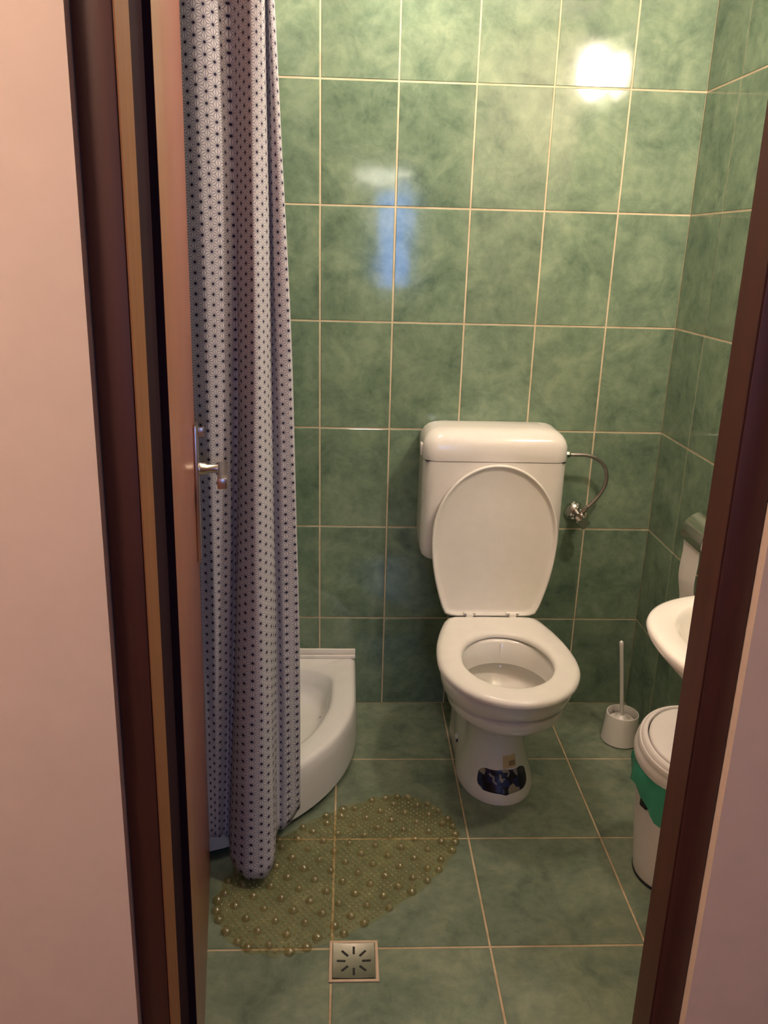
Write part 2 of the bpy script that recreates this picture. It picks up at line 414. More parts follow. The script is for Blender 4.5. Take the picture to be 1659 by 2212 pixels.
# door leaf, swung into the bathroom
dr = bpy.data.objects.new('door_1', None); COL.objects.link(dr); dr.location = (-.147, YF, 0); ORG[dr.name] = Vector(dr.location)
struct(dr, 'reddish brown door standing open into the bathroom')
DZ1 = HEAD - .004
def leaf_pt(s, t, z):
    """s along the leaf from the hinge, t out of its visible face (towards +x)"""
    a = Vector((-.1305, -1.317)); b = Vector((-.2100, -.738))
    d = (b - a).normalized(); nn = Vector((d.y, -d.x))
    p = a + d*s + nn*t
    return Vector((p.x + .0115*(z - 1.63), p.y, z))
def leaf_block(name, s0, s1, t0, t1, z0, z1, mat, parent, bev=.0):
    c = lambda z: [leaf_pt(s0, t0, z), leaf_pt(s1, t0, z), leaf_pt(s1, t1, z), leaf_pt(s0, t1, z)]
    return prism(name, c(z0), c(z1), mat, parent, bev)
LL = .585
leaf_block('leaf', .001, LL, -.038, 0, .012, DZ1, M['leaf'], dr, .0015)
leaf_block('hinge_edge_shade', 0, .0008, -.038, -.0005, .012, DZ1, M['rebate'], dr)  # thin dark sheet, paints the leaf's hinge edge as unlit
hp = leaf_block('handle_plate', LL-.068, LL-.028, .0002, .0075, .80, 1.072, M['satin'], dr, .002)
hc = LL - .048; hz = .985
nk = [leaf_pt(hc, t, hz) for t in (.007, .010, .012, .020, .024, .045, .050)]
tube('handle_neck', nk, [.013, .0135, .0125, .0115, .0085, .0085, .0085], M['satin'], dr, 20)
lev = leaf_block('lever', hc-.112, hc+.012, .044, .062, hz-.010, hz+.011, M['satin'], dr, .003)
leaf_block('plate_nub', hc-.004, hc+.004, .0075, .020, 1.048, 1.066, M['satin'], dr, .002)  # small block standing out near the top of the plate

# hall behind the camera, unseen; kept wide and brown to cut bounced light
struct(box('hall_floor', HX0-.1, HX1+.1, HY1-.1, YF-.0205, -.09, -.001, M['hall_floor']))
struct(box('hall_ceiling', HX0-.1, HX1+.1, HY1-.1, YW+.09, HZ, HZ+.08, M['ceiling']))
struct(box('wall_hall_left', HX0-.1, HX0, HY1, YW, 0, HZ, M['hall_far']))
struct(box('wall_hall_right', HX1, HX1+.1, HY1, YW, 0, HZ, M['hall_far']))
struct(box('wall_hall_end', HX0-.1, HX1+.1, HY1-.1, HY1, 0, HZ, M['hall_far']))
w1 = bpy.data.objects.new('window_1', None); COL.objects.link(w1); w1.location = (.34, HY1, 1.1); ORG[w1.name] = Vector(w1.location); struct(w1, 'narrow hall window with a bright transom above')
box('pane', .29, .54, HY1+.002, HY1+.008, 1.12, 1.80, M['pane_blue'], w1)
box('pane', .14, .54, HY1+.002, HY1+.008, 1.87, 1.95, M['pane_white'], w1)
for (a, b, c, d) in ((.27, .29, 1.10, 1.87), (.54, .56, 1.10, 1.97), (.29, .54, 1.10, 1.12), (.29, .54, 1.80, 1.87), (.12, .14, 1.85, 1.97), (.14, .54, 1.95, 1.97)):
    box('window_frame', a, b, HY1+.001, HY1+.03, c, d, M['cream_paint'], w1)
hl = thing('ceiling_lamp', (HALL_LAMP_POS[0], HALL_LAMP_POS[1], HZ), 'round lit ceiling lamp in the hall', 'lamp')
lathe('shade', [(.03, .10), (.085, .085), (.12, .04), (.125, 0), (.11, -.045), (.06, -.075), (.01, -.082)], HALL_LAMP_POS, M['hall_globe'], hl, 32)
lathe('canopy', [(.05, HZ-.0005), (.05, HZ-.03), (.02, HZ-.05), (.012, HZ-.06), (.012, HALL_LAMP_POS[2]+.10)], (HALL_LAMP_POS[0], HALL_LAMP_POS[1], 0), M['chrome'], hl, 20)

# ------------------------------------------------------------------ wall lamp over the basin
L = LAMP_POS
wlp = thing('wall_lamp', (XR, L[1], L[2]), 'round glowing lamp on the tiled wall above the basin', 'lamp')
prof = [(.003, -.078), (.012, -.070), (.024, -.048), (.034, -.02), (.038, .005), (.035, .03), (.028, .050), (.024, .062)]
lathe('globe', prof, L, M['globe'], wlp, 28, cap1=True)
lathe('collar', [(.026, .062), (.03, .066), (.03, .09), (.012, .1)], L, M['chrome'], wlp, 20)
tube('arm', catmull([(L[0], L[1], L[2]+.095), (L[0]+.004, L[1], L[2]+.115), (L[0]+.02, L[1], L[2]+.125), (XR-.012, L[1], L[2]+.125)]), .006, M['chrome'], wlp, 10)
lathe('wall_plate', [(.045, -.014), (.045, -.004), (.04, -.0005)], (XR, L[1], L[2]+.125), M['chrome'], wlp, 24, axis='x')

cp = thing('ceiling_light', CEIL_LAMP_POS, 'round opal ceiling light over the bathroom', 'lamp')
lathe('dome', [(.100, -.022), (.104, -.035), (.098, -.055), (.078, -.075), (.045, -.088), (.004, -.092)], CEIL_LAMP_POS, M['ceil_globe'], cp, 36)
lathe('base_ring', [(.09, -.0005), (.112, -.001), (.114, -.015), (.108, -.0215), (.09, -.0215)], CEIL_LAMP_POS, M['plastic'], cp, 36)

# ------------------------------------------------------------------ toilet
TX = .4955; TX0 = TX
toilet = thing('toilet', (TX, -.30, 0), 'white ceramic floor-standing toilet with its lid up', 'toilet')
# pan: sections (z, front y, centre y, half width front, half width rear, back y)
SEC = [(0.000, -.512, -.36, .106, .100, -.115), (0.012, -.512, -.36, .106, .100, -.115), (0.030, -.506, -.36, .100, .098, -.115),
       (0.065, -.490, -.36, .090, .096, -.115), (0.105, -.474, -.36, .081, .096, -.118), (0.150, -.464, -.36, .077, .095, -.125),
       (0.185, -.470, -.37, .082, .098, -.135), (0.215, -.492, -.39, .097, .106, -.15), (0.245, -.532, -.41, .120, .118, -.17),
       (0.275, -.575, -.43, .141, .130, -.19), (0.305, -.607, -.44, .155, .138, -.20), (0.325, -.621, -.445, .160, .140, -.20),
       (0.332, -.630, -.445, .166, .144, -.20), (0.355, -.640, -.45, .170, .145, -.20), (0.378, -.644, -.45, .172, .145, -.20), (0.384, -.640, -.45, .168, .141, -.204)]
def sec_at(z):
    for a, b in zip(SEC, SEC[1:]):
        if a[0] <= z <= b[0]:
            t = (z - a[0])/(b[0] - a[0]) if b[0] > a[0] else 0
            return [p + (q - p)*t for p, q in zip(a, b)]
    return list(SEC[-1])
def pan_half(s, t, off=0):
    """t: 0 front tip .. 1 back centre; returns (half width, y)"""
    z, yf, yc, af, ar, yb = s
    af += off; ar += off; yf -= off
    if t < .5:
        a = t/.5*PI/2; return af*math.sin(a)**.92, yc - (yc - yf)*math.cos(a)
    u = (t - .5)/.5; rc = .035
    if u < .7:
        q = u/.7; y = yc + (yb - rc - yc)*q
        return af + (ar - af)*sstep((y - yc)/.09), y
    q = (u - .7)/.3
    if q < .6:
        a = q/.6*PI/2; return ar - rc + rc*math.cos(a), yb - rc + rc*math.sin(a)
    return (ar - rc)*(1 - (q - .6)/.4), yb
def xo(z): return .006*(1 - sstep(z/.25))
def pan_ring(s, n=36):
    r = []; TX = TX0 + xo(s[0])
    for i in range(n): w, y = pan_half(s, i/n); r.append((TX + w, y, s[0]))
    for i in range(n, 0, -1): w, y = pan_half(s, i/n); r.append((TX - w, y, s[0]))
    return r
def ell_ring(z, a, bf, bb, yc, n=72):
    r = []
    for i in range(n):
        t = PI*2*i/n
        r.append((TX + a*math.sin(t), yc - (bf if math.cos(t) > 0 else bb)*math.cos(t), z))
    return r
rings = [pan_ring(s) for s in SEC]
rings += [ell_ring(.386, .130, .160, .145, -.455), ell_ring(.380, .122, .152, .138, -.455), ell_ring(.335, .118, .148, .134, -.455),
          ell_ring(.318, .119, .149, .136, -.455), ell_ring(.315, .150, .176, .168, -.455), ell_ring(.295, .150, .174, .166, -.455),
          ell_ring(.26, .112, .140, .128, -.45), ell_ring(.235, .082, .110, .09, -.44), ell_ring(.228, .04, .06, .05, -.43)]
loft('pan', rings, M['ceramic'], toilet, ang=55)
# outlines of seat and lid: half width as a function of the distance from the hinge
def outline(length, wmax, wback, ymax, n=40, flat=.018):
    pts = []
    for i in range(n + 1):      # rear: hinge to widest point
        t = i/n; y = ymax*t
        w = wback + (wmax - wback)*math.sin(t*PI/2)**.85
        c = min(1, y/flat); w -= .02*(1 - math.sqrt(max(0, 1 - (1 - c)**2)))
        pts.append((w, y))
    for i in range(1, n + 1):
        a = i/n*PI/2; pts.append((wmax*math.cos(a), ymax + (length - ymax)*math.sin(a)))
    return pts
def full_outline(*a, **k):
    h = outline(*a, **k); return h + [(-w, y) for w, y in h[-2::-1]]
def polar(poly, c, n=96):
    """radius of a star-shaped closed polygon about c at n even angles"""
    out = []
    P = poly
    for k in range(n):
        a = 2*PI*k/n + .0001; d = (math.cos(a), math.sin(a)); best = None
        for i in range(len(P)):
            p, q = P[i], P[(i+1) % len(P)]
            ex, ey = q[0]-p[0], q[1]-p[1]; det = d[0]*(-ey) + ex*d[1]
            if abs(det) < 1e-12: continue
            bx, by = p[0]-c[0], p[1]-c[1]
            t = (bx*(-ey) + ex*by)/det; u = (d[0]*by - d[1]*bx)/det
            if t > 0 and -1e-6 <= u <= 1+1e-6 and (best is None or t > best): best = t
        out.append((best*d[0], best*d[1]))
    return out
YH = -.197           # hinge line
seat_c = (0, .262)
so = polar(full_outline(.472, .180, .124, .262), seat_c)
si = []
for k in range(96):
    a = 2*PI*k/96 + .0001
    si.append((.116*math.cos(a), (.136 if math.sin(a) > 0 else .150)*math.sin(a)))
ZS = .3865
seat_prof = [(.0, ZS+.004), (.0, ZS+.010), (.05, ZS+.0165), (.18, ZS+.0195), (.5, ZS+.021), (.82, ZS+.019), (.95, ZS+.015), (1, ZS+.008), (.985, ZS+.001), (.9, ZS), (.1, ZS)]
R = []
for t, z in seat_prof:
    R.append([(TX + i[0]+(o[0]-i[0])*t, YH - (seat_c[1] + i[1]+(o[1]-i[1])*t), z) for i, o in zip(si, so)])
R.append(R[0])
loft('seat', R, M['seat'], toilet, cap0=False, cap1=False, ang=60)
# lid leaning back on the cistern
def lid_pt(w, s, d):
    """s up along the lid from the hinge, d out of its visible underside"""
    th = math.atan2(.016, .44); up = Vector((0, math.sin(th), math.cos(th))); nn = Vector((0, -math.cos(th), math.sin(th)))
    return Vector((TX - .001 + w, YH + .014, .3955)) + up*s + nn*d
lc = (0, .235)
lo = polar(full_outline(.447, .177, .128, .235, flat=.012), lc)
prof = [(.0001, -.010), (.5, -.012), (.9, -.010), (.985, -.006), (1.0, 0), (.998, .006), (.985, .009), (.968, .0085), (.952, .002), (.90, .000), (.5, -.002), (.0001, -.002)]
loft('lid', [[lid_pt(p[0]*t, lc[1]+p[1]*t, d) for p in lo] for t, d in prof], M['seat'], toilet, ang=65)
for sx in (-.062, .062):
    bm = box_bm(TX+sx-.010, TX+sx+.010, YH-.008, YH+.012, .388, .411, .003)
    bmobj('hinge', bm, M['seat'], toilet)
    lathe('hinge_pin', [(.004, -.018), (.004, .018)], (TX+sx, YH+.002, .410), M['plastic'], toilet, 12, axis='x')
tube('rim_strip', [(TX+.006, -.328, .383), (TX+.006, -.3285, .362), (TX+.006, -.329, .345)], [.0016, .0016, .0008], M['seat'], toilet, 8)  # thin white strip hanging inside the rim
# stickers on the foot, floor bolt
def patch(name, t_of, z_of, mask, mat, nu=28, nv=16, off=.0006):
    v = []; uv = []; f = []
    for j in range(nv + 1):
        for i in range(nu + 1):
            u, w = i/nu, j/nv
            a, b = mask(u, w)
            t, z = t_of(a), z_of(b)
            s = sec_at(z); hw, y = pan_half(s, abs(t), off)
            v.append((TX + xo(z) + math.copysign(hw, t), y, z)); uv.append((a, b))
    for j in range(nv):
        for i in range(nu): f.append((j*(nu+1)+i, j*(nu+1)+i+1, (j+1)*(nu+1)+i+1, (j+1)*(nu+1)+i))
    return mesh(name, v, f, mat, toilet, True, uv)
def oval(u, w):
    x, y = 2*u-1, 2*w-1
    q = (1 - abs(y)**3.2)**(1/3.2) if abs(y) < 1 else 0
    q = max(q, .55 if False else .02)
    x *= q
    return (x+1)/2, (y+1)/2
st = patch('picture_sticker', lambda a: -.225 + a*.49, lambda b: .028 + b*.062, oval, M['sticker'])
st['label'] = 'dark blue oval picture sticker on the foot'
bc = patch('barcode_label', lambda a: .005 + a*.135, lambda b: .092 + b*.033, lambda u, w: (u, w), M['barcode'], 8, 8, .0010)
bc['label'] = 'small tan barcode label above the oval sticker'
_w, _y = pan_half(sec_at(.062), .62); BPX = TX + xo(.062) - _w
lathe('bolt_cap', [(.010, .004), (.010, -.003), (.007, -.006), (.002, -.007)], (BPX, _y, .064), M['ceramic'], toilet, 18, axis='x')
lathe('bolt_cap_shade', [(.009, .004), (.009, -.0022), (.006, -.003)], (BPX, _y-.003, .057), M['slot_and_shade'], toilet, 16, axis='x')  # dark disc, paints the shadow under the cap's lip

# ------------------------------------------------------------------ cistern
cis = thing('cistern', (.489, 0, .54), 'white plastic wall-hung cistern behind the raised toilet lid', 'cistern')
def rrect(x0, x1, y0, y1, r, z, n=8, rb=.006):
    """rounded front corners (y0 side), small radius at the wall side"""
    pts = []
    for cx, cy, a0, rad in ((x1-r, y0+r, -PI/2, r), (x1-rb, y1-rb, 0, rb), (x0+rb, y1-rb, PI/2, rb), (x0+r, y0+r, PI, r)):
        for k in range(n+1):
            a = a0 + PI/2*k/n; pts.append((cx + rad*math.cos(a), cy + rad*math.sin(a), z))
    return pts
CX0, CX1, CY = .289, .690, -.152
R = []
for z, ins, r in ((.5405, .045, .03), (.542, .032, .032), (.550, .016, .034), (.562, .006, .036), (.58, .001, .038), (.60, 0, .038), (.8425, 0, .038)):
    R.append(rrect(CX0+ins, CX1-ins, CY+ins*.9, -.0005, r, z))
loft('tank', R, M['plastic'], cis, ang=50)
R = []
for z, ins, r in ((.8435, .004, .036), (.8445, -.001, .040), (.857, -.002, .040), (.885, -.001, .040), (.900, .004, .040), (.912, .012, .040), (.921, .024, .038), (.926, .040, .034), (.928, .06, .03)):
    R.append(rrect(CX0+ins, CX1-ins, CY+ins*1.0, -.0005 - max(0, ins)*.1, r, z))
loft('tank_lid', R, M['plastic'], cis, ang=50)
box('seam_gasket', CX0+.006, CX1-.006, CY+.006, -.003, .8420, .8440, M['black'], cis)
fl_ = box('flush_lever', CX0-.007, CX0+.0005, -.115, -.085, .850, .885, M['plastic'], cis, .003)
tube('flush_pipe', catmull([(.489, -.06, .5415), (.489, -.06, .49), (.489, -.064, .43), (.492, -.09, .36), (.495, -.14, .33), (.4955, -.1985, .325)]), .022, M['plastic'], cis, 16)

# ------------------------------------------------------------------ shut-off valve and hose
val = thing('angle_valve', (.768, 0, .655), 'chrome angle valve on the wall right of the cistern', 'valve')
lathe('escutcheon', [(.030, -.0005), (.030, -.006), (.022, -.016), (.012, -.020)], (.763, 0, .658), M['chrome'], val, 28, axis='y')
lathe('body', [(.010, -.018), (.012, -.020), (.012, -.058), (.014, -.060), (.014, -.068)], (.763, 0, .658), M['chrome'], val, 18, axis='y')
# four-lobed handle facing lower right
bm = bmesh.new()
hv = []
for d in (-.068, -.070, -.086, -.090):
    rr = .92 if d in (-.068, -.090) else 1
    hv.append([(.770 + (.0165+.0035*math.cos(4*a))*rr*math.cos(a), d, .648 + (.0165+.0035*math.cos(4*a))*rr*math.sin(a)) for a in [2*PI*k/32 for k in range(32)]])
loft('handle', hv, M['chrome'], val, ang=40)
out = [(.770, -.046, .664), (.778, -.046, .673), (.784, -.046, .680)]
tube('outlet', out, [.0085, .0085, .0095], M['chrome'], val, 12)
hose = catmull([(.785, -.046, .681), (.800, -.047, .697), (.822, -.048, .728), (.834, -.05, .766), (.826, -.054, .806), (.800, -.060, .833), (.765, -.066, .846), (.730, -.070, .8485), (.716, -.070, .8485)], 8)
ho = tube('hose', hose, .0056, M['hose'], val, 12)
tube('hose_nut', [(.716, -.070, .8485), (.712, -.070, .8485), (.702, -.070, .8485), (.6925, -.070, .8485)], [.0065, .0095, .0095, .008], M['chrome'], val, 6, ang=20)
tube('hose_nut', [(.783, -.046, .679), (.789, -.0465, .686)], [.0085, .0075], M['chrome'], val, 6, ang=20)

# ------------------------------------------------------------------ shower tray
tray = thing('shower_tray', (-.25, -.36, 0), 'white quarter-round shower tray in the corner behind the curtain', 'shower tray')
TCX, TCY, TR = -.387, -.22, .503
def tray_ring(z, ins, n=30, r_in=.012, wi=None):
    """outline: back right corner, down the right side, round the arc, to the left wall, back"""
    wi = ins if wi is None else wi
    x1, x0, y1 = TCX + TR - ins, XL + .001 + wi, -.001 - wi
    pts = []
    R_ = TR - ins
    for k in range(n + 1):                       # arc from +x to -y
        a = -PI/2*k/n; pts.append((TCX + R_*math.cos(a), TCY + R_*math.sin(a), z))
    def corner(cx, cy, a0, r, m=8):
        for k in range(m + 1):
            a = a0 - PI/2*k/m; pts.append((cx + r*math.cos(a), cy + r*math.sin(a), z))
    yb0 = TCY - R_
    rc = max(.002, r_in)
    corner(x0+rc, yb0+rc, -PI/2, rc); corner(x0+rc, y1-rc, -PI, rc); corner(x1-rc, y1-rc, -1.5*PI, rc)
    return pts
ZT = .165
R = [tray_ring(z, i, r_in=.003, wi=0) for z, i in ((.018, .012), (.019, .002), (.03, 0), (.12, .002), (.150, .004), (.158, .007), (.163, .012), (ZT, .020))]
R += [tray_ring(z, i, r_in=r) for z, i, r in ((ZT, .062, .07), (.1635, .070, .08), (.157, .075, .09), (.12, .082, .10), (.095, .090, .11), (.084, .105, .11), (.080, .13, .10), (.078, .2, .06))]
loft('basin', R, M['acrylic'], tray, ang=50)
R = [tray_ring(z, .022) for z in (.0003, .0185)]
loft('shadow_gap', R, M['slot_and_shade'], tray, ang=50)  # black inset base, painted shadow beneath the tray edge
box('seal_strip', -.10, .112, -.016, -.0008, .1652, .1762, M['plastic'], tray, .002)
box('seal_strip', -.10, .112, -.010, -.0008, .1765, .195, M['plastic'], tray, .003)
lathe('waste_cap', [(.045, .0785), (.045, .082), (.035, .085), (.005, .086)], (-.30, -.28, 0), M['chrome'], tray, 24)

# ------------------------------------------------------------------ shower curtain
CAMX, CAMY = .0805, -2.2962
KEYS = [ # (x,y) at z=1.80, z=.98 and the hem, hem height
 ((-.350,-.655), (-.300,-.660), (-.292,-.722), .085),
 ((-.300,-.600), (-.270,-.620), (-.262,-.716), .083),
 ((-.235,-.620), (-.232,-.645), (-.232,-.722), .082),
 ((-.195,-.635), (-.197,-.655), (-.212,-.722), .080),
 ((-.165,-.618), (-.168,-.636), (-.196,-.704), .070),
 ((-.146,-.600), (-.155,-.615), (-.187,-.709), .055),
 ((-.128,-.612), (-.143,-.638), (-.172,-.765), .040),
 ((-.103,-.632), (-.112,-.668), (-.122,-.800), .030),
 ((-.082,-.622), (-.086,-.645), (-.080,-.775), .038),
 ((-.079,-.585), (-.077,-.600), (-.078,-.690), .060),
 ((-.072,-.600), (-.058,-.615), (-.055,-.670), .070),
 ((-.063,-.590), (-.033,-.605), (-.026,-.622), .085),
 ((-.072,-.565), (-.045,-.580), (-.036,-.594), .090),
 ((-.110,-.552), (-.075,-.572), (-.055,-.612), .090)]
def quad3(a, b, c, z, zh):
    """smooth curve through three stations: hem, .98, 1.80"""
    t = (z - zh)/(1.80 - zh); tm = (.98 - zh)/(1.80 - zh)
    return c*(t-tm)*(t-1)/(tm*1.0) + b*t*(t-1)/(tm*(tm-1)) + a*t*(t-tm)/(1-tm)
NZ = 90; MC = 10; ZTOP = 2.02
grid = []
for j in range(NZ + 1):
    q = j/NZ; row = []
    for (a, b, c, zh) in KEYS:
        z = zh + (ZTOP - zh)*q
        row.append((quad3(a[0], b[0], c[0], z, zh), quad3(a[1], b[1], c[1], z, zh), z))
    row = catmull(row, MC)
    for i, p in enumerate(row):
        w = math.sin(i*.55 + p.z*2.1)*.0016 + math.sin(i*.23 - p.z*5 + 1)*.0012
        p.y += w*(.6 + .8*(1 - q)); p.x += .0008*math.sin(p.z*9 + i*.31)
        if j == 0: p.z += .0018*math.sin(i*.9)
    grid.append(row)
mid = grid[int(NZ*.45)]; us = [0]
for p, q in zip(mid, mid[1:]): us.append(us[-1] + math.hypot(q.x-p.x, q.y-p.y))
nc = len(mid); cv, cf, cu = [], [], []
for j, row in enumerate(grid):
    for i, p in enumerate(row): cv.append(p); cu.append((us[i]*1.0, p.z - KEYS[0][3]*0))
for j in range(NZ):
    for i in range(nc-1): cf.append((j*nc+i, j*nc+i+1, (j+1)*nc+i+1, (j+1)*nc+i))
curt = thing('shower_curtain', (-.16, -.70, .03), 'white shower curtain printed with a fine navy star lattice', 'shower curtain')
cl = mesh('cloth', cv, cf, M['curtain'], curt, True, cu)
sm = cl.modifiers.new('thickness', 'SOLIDIFY'); sm.thickness = .0008; sm.offset = 0
rod = [(TCX + TR - .03, -.004, 2.06), (TCX + TR - .03, TCY, 2.06)] + [(TCX + (TR-.03)*math.cos(-PI/2*k/16), TCY + (TR-.03)*math.sin(-PI/2*k/16) - .0, 2.06) for k in range(1, 17)] + [(XL+.004, TCY-TR+.03, 2.06)]
rd = thing('curtain_rod', (TCX, TCY, 2.06), 'white curved curtain rod over the shower tray', 'curtain rod')
tube('rod', rod, .011, M['plastic'], rd, 12)
for pth in ((rod[0], 'y'), (rod[-1], 'x')):
    p, ax = pth
    lathe('end_flange', [(.026, 0), (.026, -.008 if ax == 'y' else .008), (.013, -.014 if ax == 'y' else .014)], (p[0] if ax == 'y' else XL+.0008, -.0008 if ax == 'y' else p[1], 2.06), M['plastic'], rd, 18, axis=ax)

# ------------------------------------------------------------------ pebble mat
MCX, MCY, MA = .0815, -.728, math.radians(38)
mu = Vector((math.cos(MA), math.sin(MA))); mv = Vector((-math.sin(MA), math.cos(MA)))
MU, MV, ME = .324, .176, 2.5
matt = thing('bubble_bath_mat', (MCX, MCY, 0), 'clear yellowish oval bubble mat lying on the floor tiles', 'bath mat')
def mat_w(u, v): return Vector((MCX, MCY)) + mu*u + mv*v
def inside(u, v): return (abs(u)/MU)**ME + (abs(v)/MV)**ME
def mat_ring(sc, z, n=96):
    r = []
    for k in range(n):
        a = 2*PI*k/n; c, s = math.cos(a), math.sin(a)
        u = math.copysign(abs(c)**(2/ME), c)*MU*sc; v = math.copysign(abs(s)**(2/ME), s)*MV*sc
        sc2 = 1 + .018*math.sin(22*a)
        p = mat_w(u*sc2, v*sc2); r.append((p.x, p.y, z))
    return r
loft('sheet', [mat_ring(.986, .0003), mat_ring(.986, .0018), mat_ring(.975, .0024)], M['pvc'], matt, cap0=False, ang=60)
def dome_mesh(r, h, n=14, m=4):
    v = [(r*math.cos(2*PI*k/n)*math.cos(PI/2*j/m), r*math.sin(2*PI*k/n)*math.cos(PI/2*j/m), h*math.sin(PI/2*j/m)) for j in range(m) for k in range(n)] + [(0, 0, h)]
    f = [(j*n+k, j*n+(k+1) % n, (j+1)*n+(k+1) % n, (j+1)*n+k) for j in range(m-1) for k in range(n)] + [((m-1)*n+k, (m-1)*n+(k+1) % n, m*n) for k in range(n)]
    return v, f
bv, bf = dome_mesh(.0108, .0098)
bub = bpy.data.meshes.new('bubble'); bub.from_pydata(bv, [], bf); bub.materials.append(M['pvc_bubble'])
for p in bub.polygons: p.use_smooth = True
P = .0455; centres = []
for i in range(-8, 9):
    for j in range(-5, 6):
        u, v = i*P + P*.25, j*P + P*.1
        if inside(u*1.06, v*1.09) < 1: centres.append((u, v))
for k in range(40):        # border row
    a = 2*PI*k/40; c, s = math.cos(a), math.sin(a)
    u = math.copysign(abs(c)**(2/ME), c)*MU*.965; v = math.copysign(abs(s)**(2/ME), s)*MV*.95
    if all(math.hypot(u-q[0], v-q[1]) > .024 for q in centres): centres.append((u, v))
for (u, v) in centres:
    p = mat_w(u + random.uniform(-.001, .001), v + random.uniform(-.001, .001))
    o = bpy.data.objects.new('bubble', bub); COL.objects.link(o); o.parent = matt
    o.location = (p.x-MCX, p.y-MCY, .0022); s = random.uniform(.88, 1.1); o.scale = (s, s, random.uniform(.9, 1.1))
sv, sf = dome_mesh(.0034, .0036, 8, 3); BV, BF = [], []
q = P/4
for i in range(-36, 37):
    for j in range(-20, 21):
        u, v = i*q + P*.25, j*q + P*.1
        if inside(u*1.03, v*1.05) < 1 and all(math.hypot(u-c[0], v-c[1]) > .0135 for c in centres):
            p = mat_w(u, v); b = len(BV)
            BV += [(p.x+x, p.y+y, .0022+z) for x, y, z in sv]; BF += [tuple(b+t for t in f) for f in sf]
bd = mesh('small_beads', BV, BF, M['pvc_bubble'], matt, True); bd['kind'] = 'stuff'

# ------------------------------------------------------------------ floor drain
DX, DY, DS = .1055, -.998, .0505
dn = thing('floor_drain', (DX, DY, 0), 'square steel floor drain with radial slots beside the bubble mat', 'drain')
for (a, b, c, d) in ((-DS, DS, -DS, -DS+.006), (-DS, DS, DS-.006, DS), (-DS, -DS+.006, -DS+.006, DS-.006), (DS-.006, DS, -DS+.006, DS-.006)):
    box('surround', DX+a, DX+b, DY+c, DY+d, .0002, .0026, M['mastic'], dn, .0006)
# dished plate with real slots cut as dark inserts
pv, pf = [], []; n = 24; h = DS - .0075
for j in range(n+1):
    for i in range(n+1):
        x, y = -h + 2*h*i/n, -h + 2*h*j/n
        r = min(1, max(abs(x), abs(y))/h)
        pv.append((DX+x, DY+y, .0006 + .0034*(math.hypot(x, y)/h)**2*.6))
for j in range(n):
    for i in range(n): pf.append((j*(n+1)+i, j*(n+1)+i+1, (j+1)*(n+1)+i+1, (j+1)*(n+1)+i))
gp = mesh('grate', pv, pf, M['steel'], dn, True)
for k in range(8):
    a = k*PI/4; r0, r1, w = .017, .035, .0024
    d = Vector((math.cos(a), math.sin(a))); e = Vector((-d.y, d.x))
    cb = [Vector((DX, DY)) + d*r0 - e*w, Vector((DX, DY)) + d*r1 - e*w, Vector((DX, DY)) + d*r1 + e*w, Vector((DX, DY)) + d*r0 + e*w]
    prism('slot', [(p.x, p.y, .0005) for p in cb], [(p.x, p.y, .0006 + .00204*(math.hypot(p.x-DX, p.y-DY)/h)**2 + .0003) for p in cb], M['slot_and_shade'], gp)

# ------------------------------------------------------------------ toilet brush
br = thing('toilet_brush', (.913, -.205, 0), 'white toilet brush standing in its holder in the corner', 'toilet brush')
lathe('holder', [(.053, .0004), (.056, .003), (.055, .010), (.0475, .088), (.0465, .091), (.044, .091), (.0435, .086), (.048, .012), (.004, .010)], (.913, -.205, 0), M['plastic'], br, 36)
bt = Vector((.8815, -.2035, .328)); bb = Vector((.9145, -.205, .055))
lathe('cover_disc', [(.004, .066), (.034, .066), (.036, .069), (.018, .073), (.012, .082), (.006, .084)], (.912, -.205, 0), M['plastic'], br, 28)
tube('handle', [bb.lerp(bt, t) for t in (0, .03, .5, .9, .96, .985, 1)], [.0065, .0062, .0058, .0058, .0062, .0058, .003], M['plastic'], br, 14)

# ------------------------------------------------------------------ pedal bin
BX, BY = .858, -.756
bn = thing('waste_bin', (BX, BY, 0), 'white round waste bin lined with a green bag below the basin', 'waste bin')
lathe('body', [(.075, .0004), (.083, .003), (.086, .010), (.090, .05), (.112, .308), (.110, .308), (.088, .05), (.08, .012), (.004, .010)], (BX, BY, 0), M['bin'], bn, 48)
# bag folded over the rim, hem hanging unevenly
R = []; n = 64
for k, (rr, f) in enumerate(((.108, -.02), (.1125, .001), (.1155, .001), (.1195, -.3), (.1225, -.65), (.1235, -1.0))):
    ring = []
    for i in range(n):
        a = 2*PI*i/n
        drop = .048 + .078*max(0, math.cos(a + 1.75))**1.5 + .006*math.sin(7*a) + .004*math.sin(13*a+1)
        z = .309 + (f if f > -.1 else f*drop)
        r2 = rr - (0.020*(.309 - z)/.25 if f < -.1 else 0) + (.0025*math.sin(9*a+k) + .0018*math.sin(17*a) if f < -.1 else 0)
        ring.append((BX + r2*math.cos(a), BY + r2*math.sin(a), z))
    R.append(ring)
bg = loft('bag_liner', R, M['bag'], bn, cap0=False, cap1=False, ang=80); bg['label'] = 'green plastic bag folded over the rim'
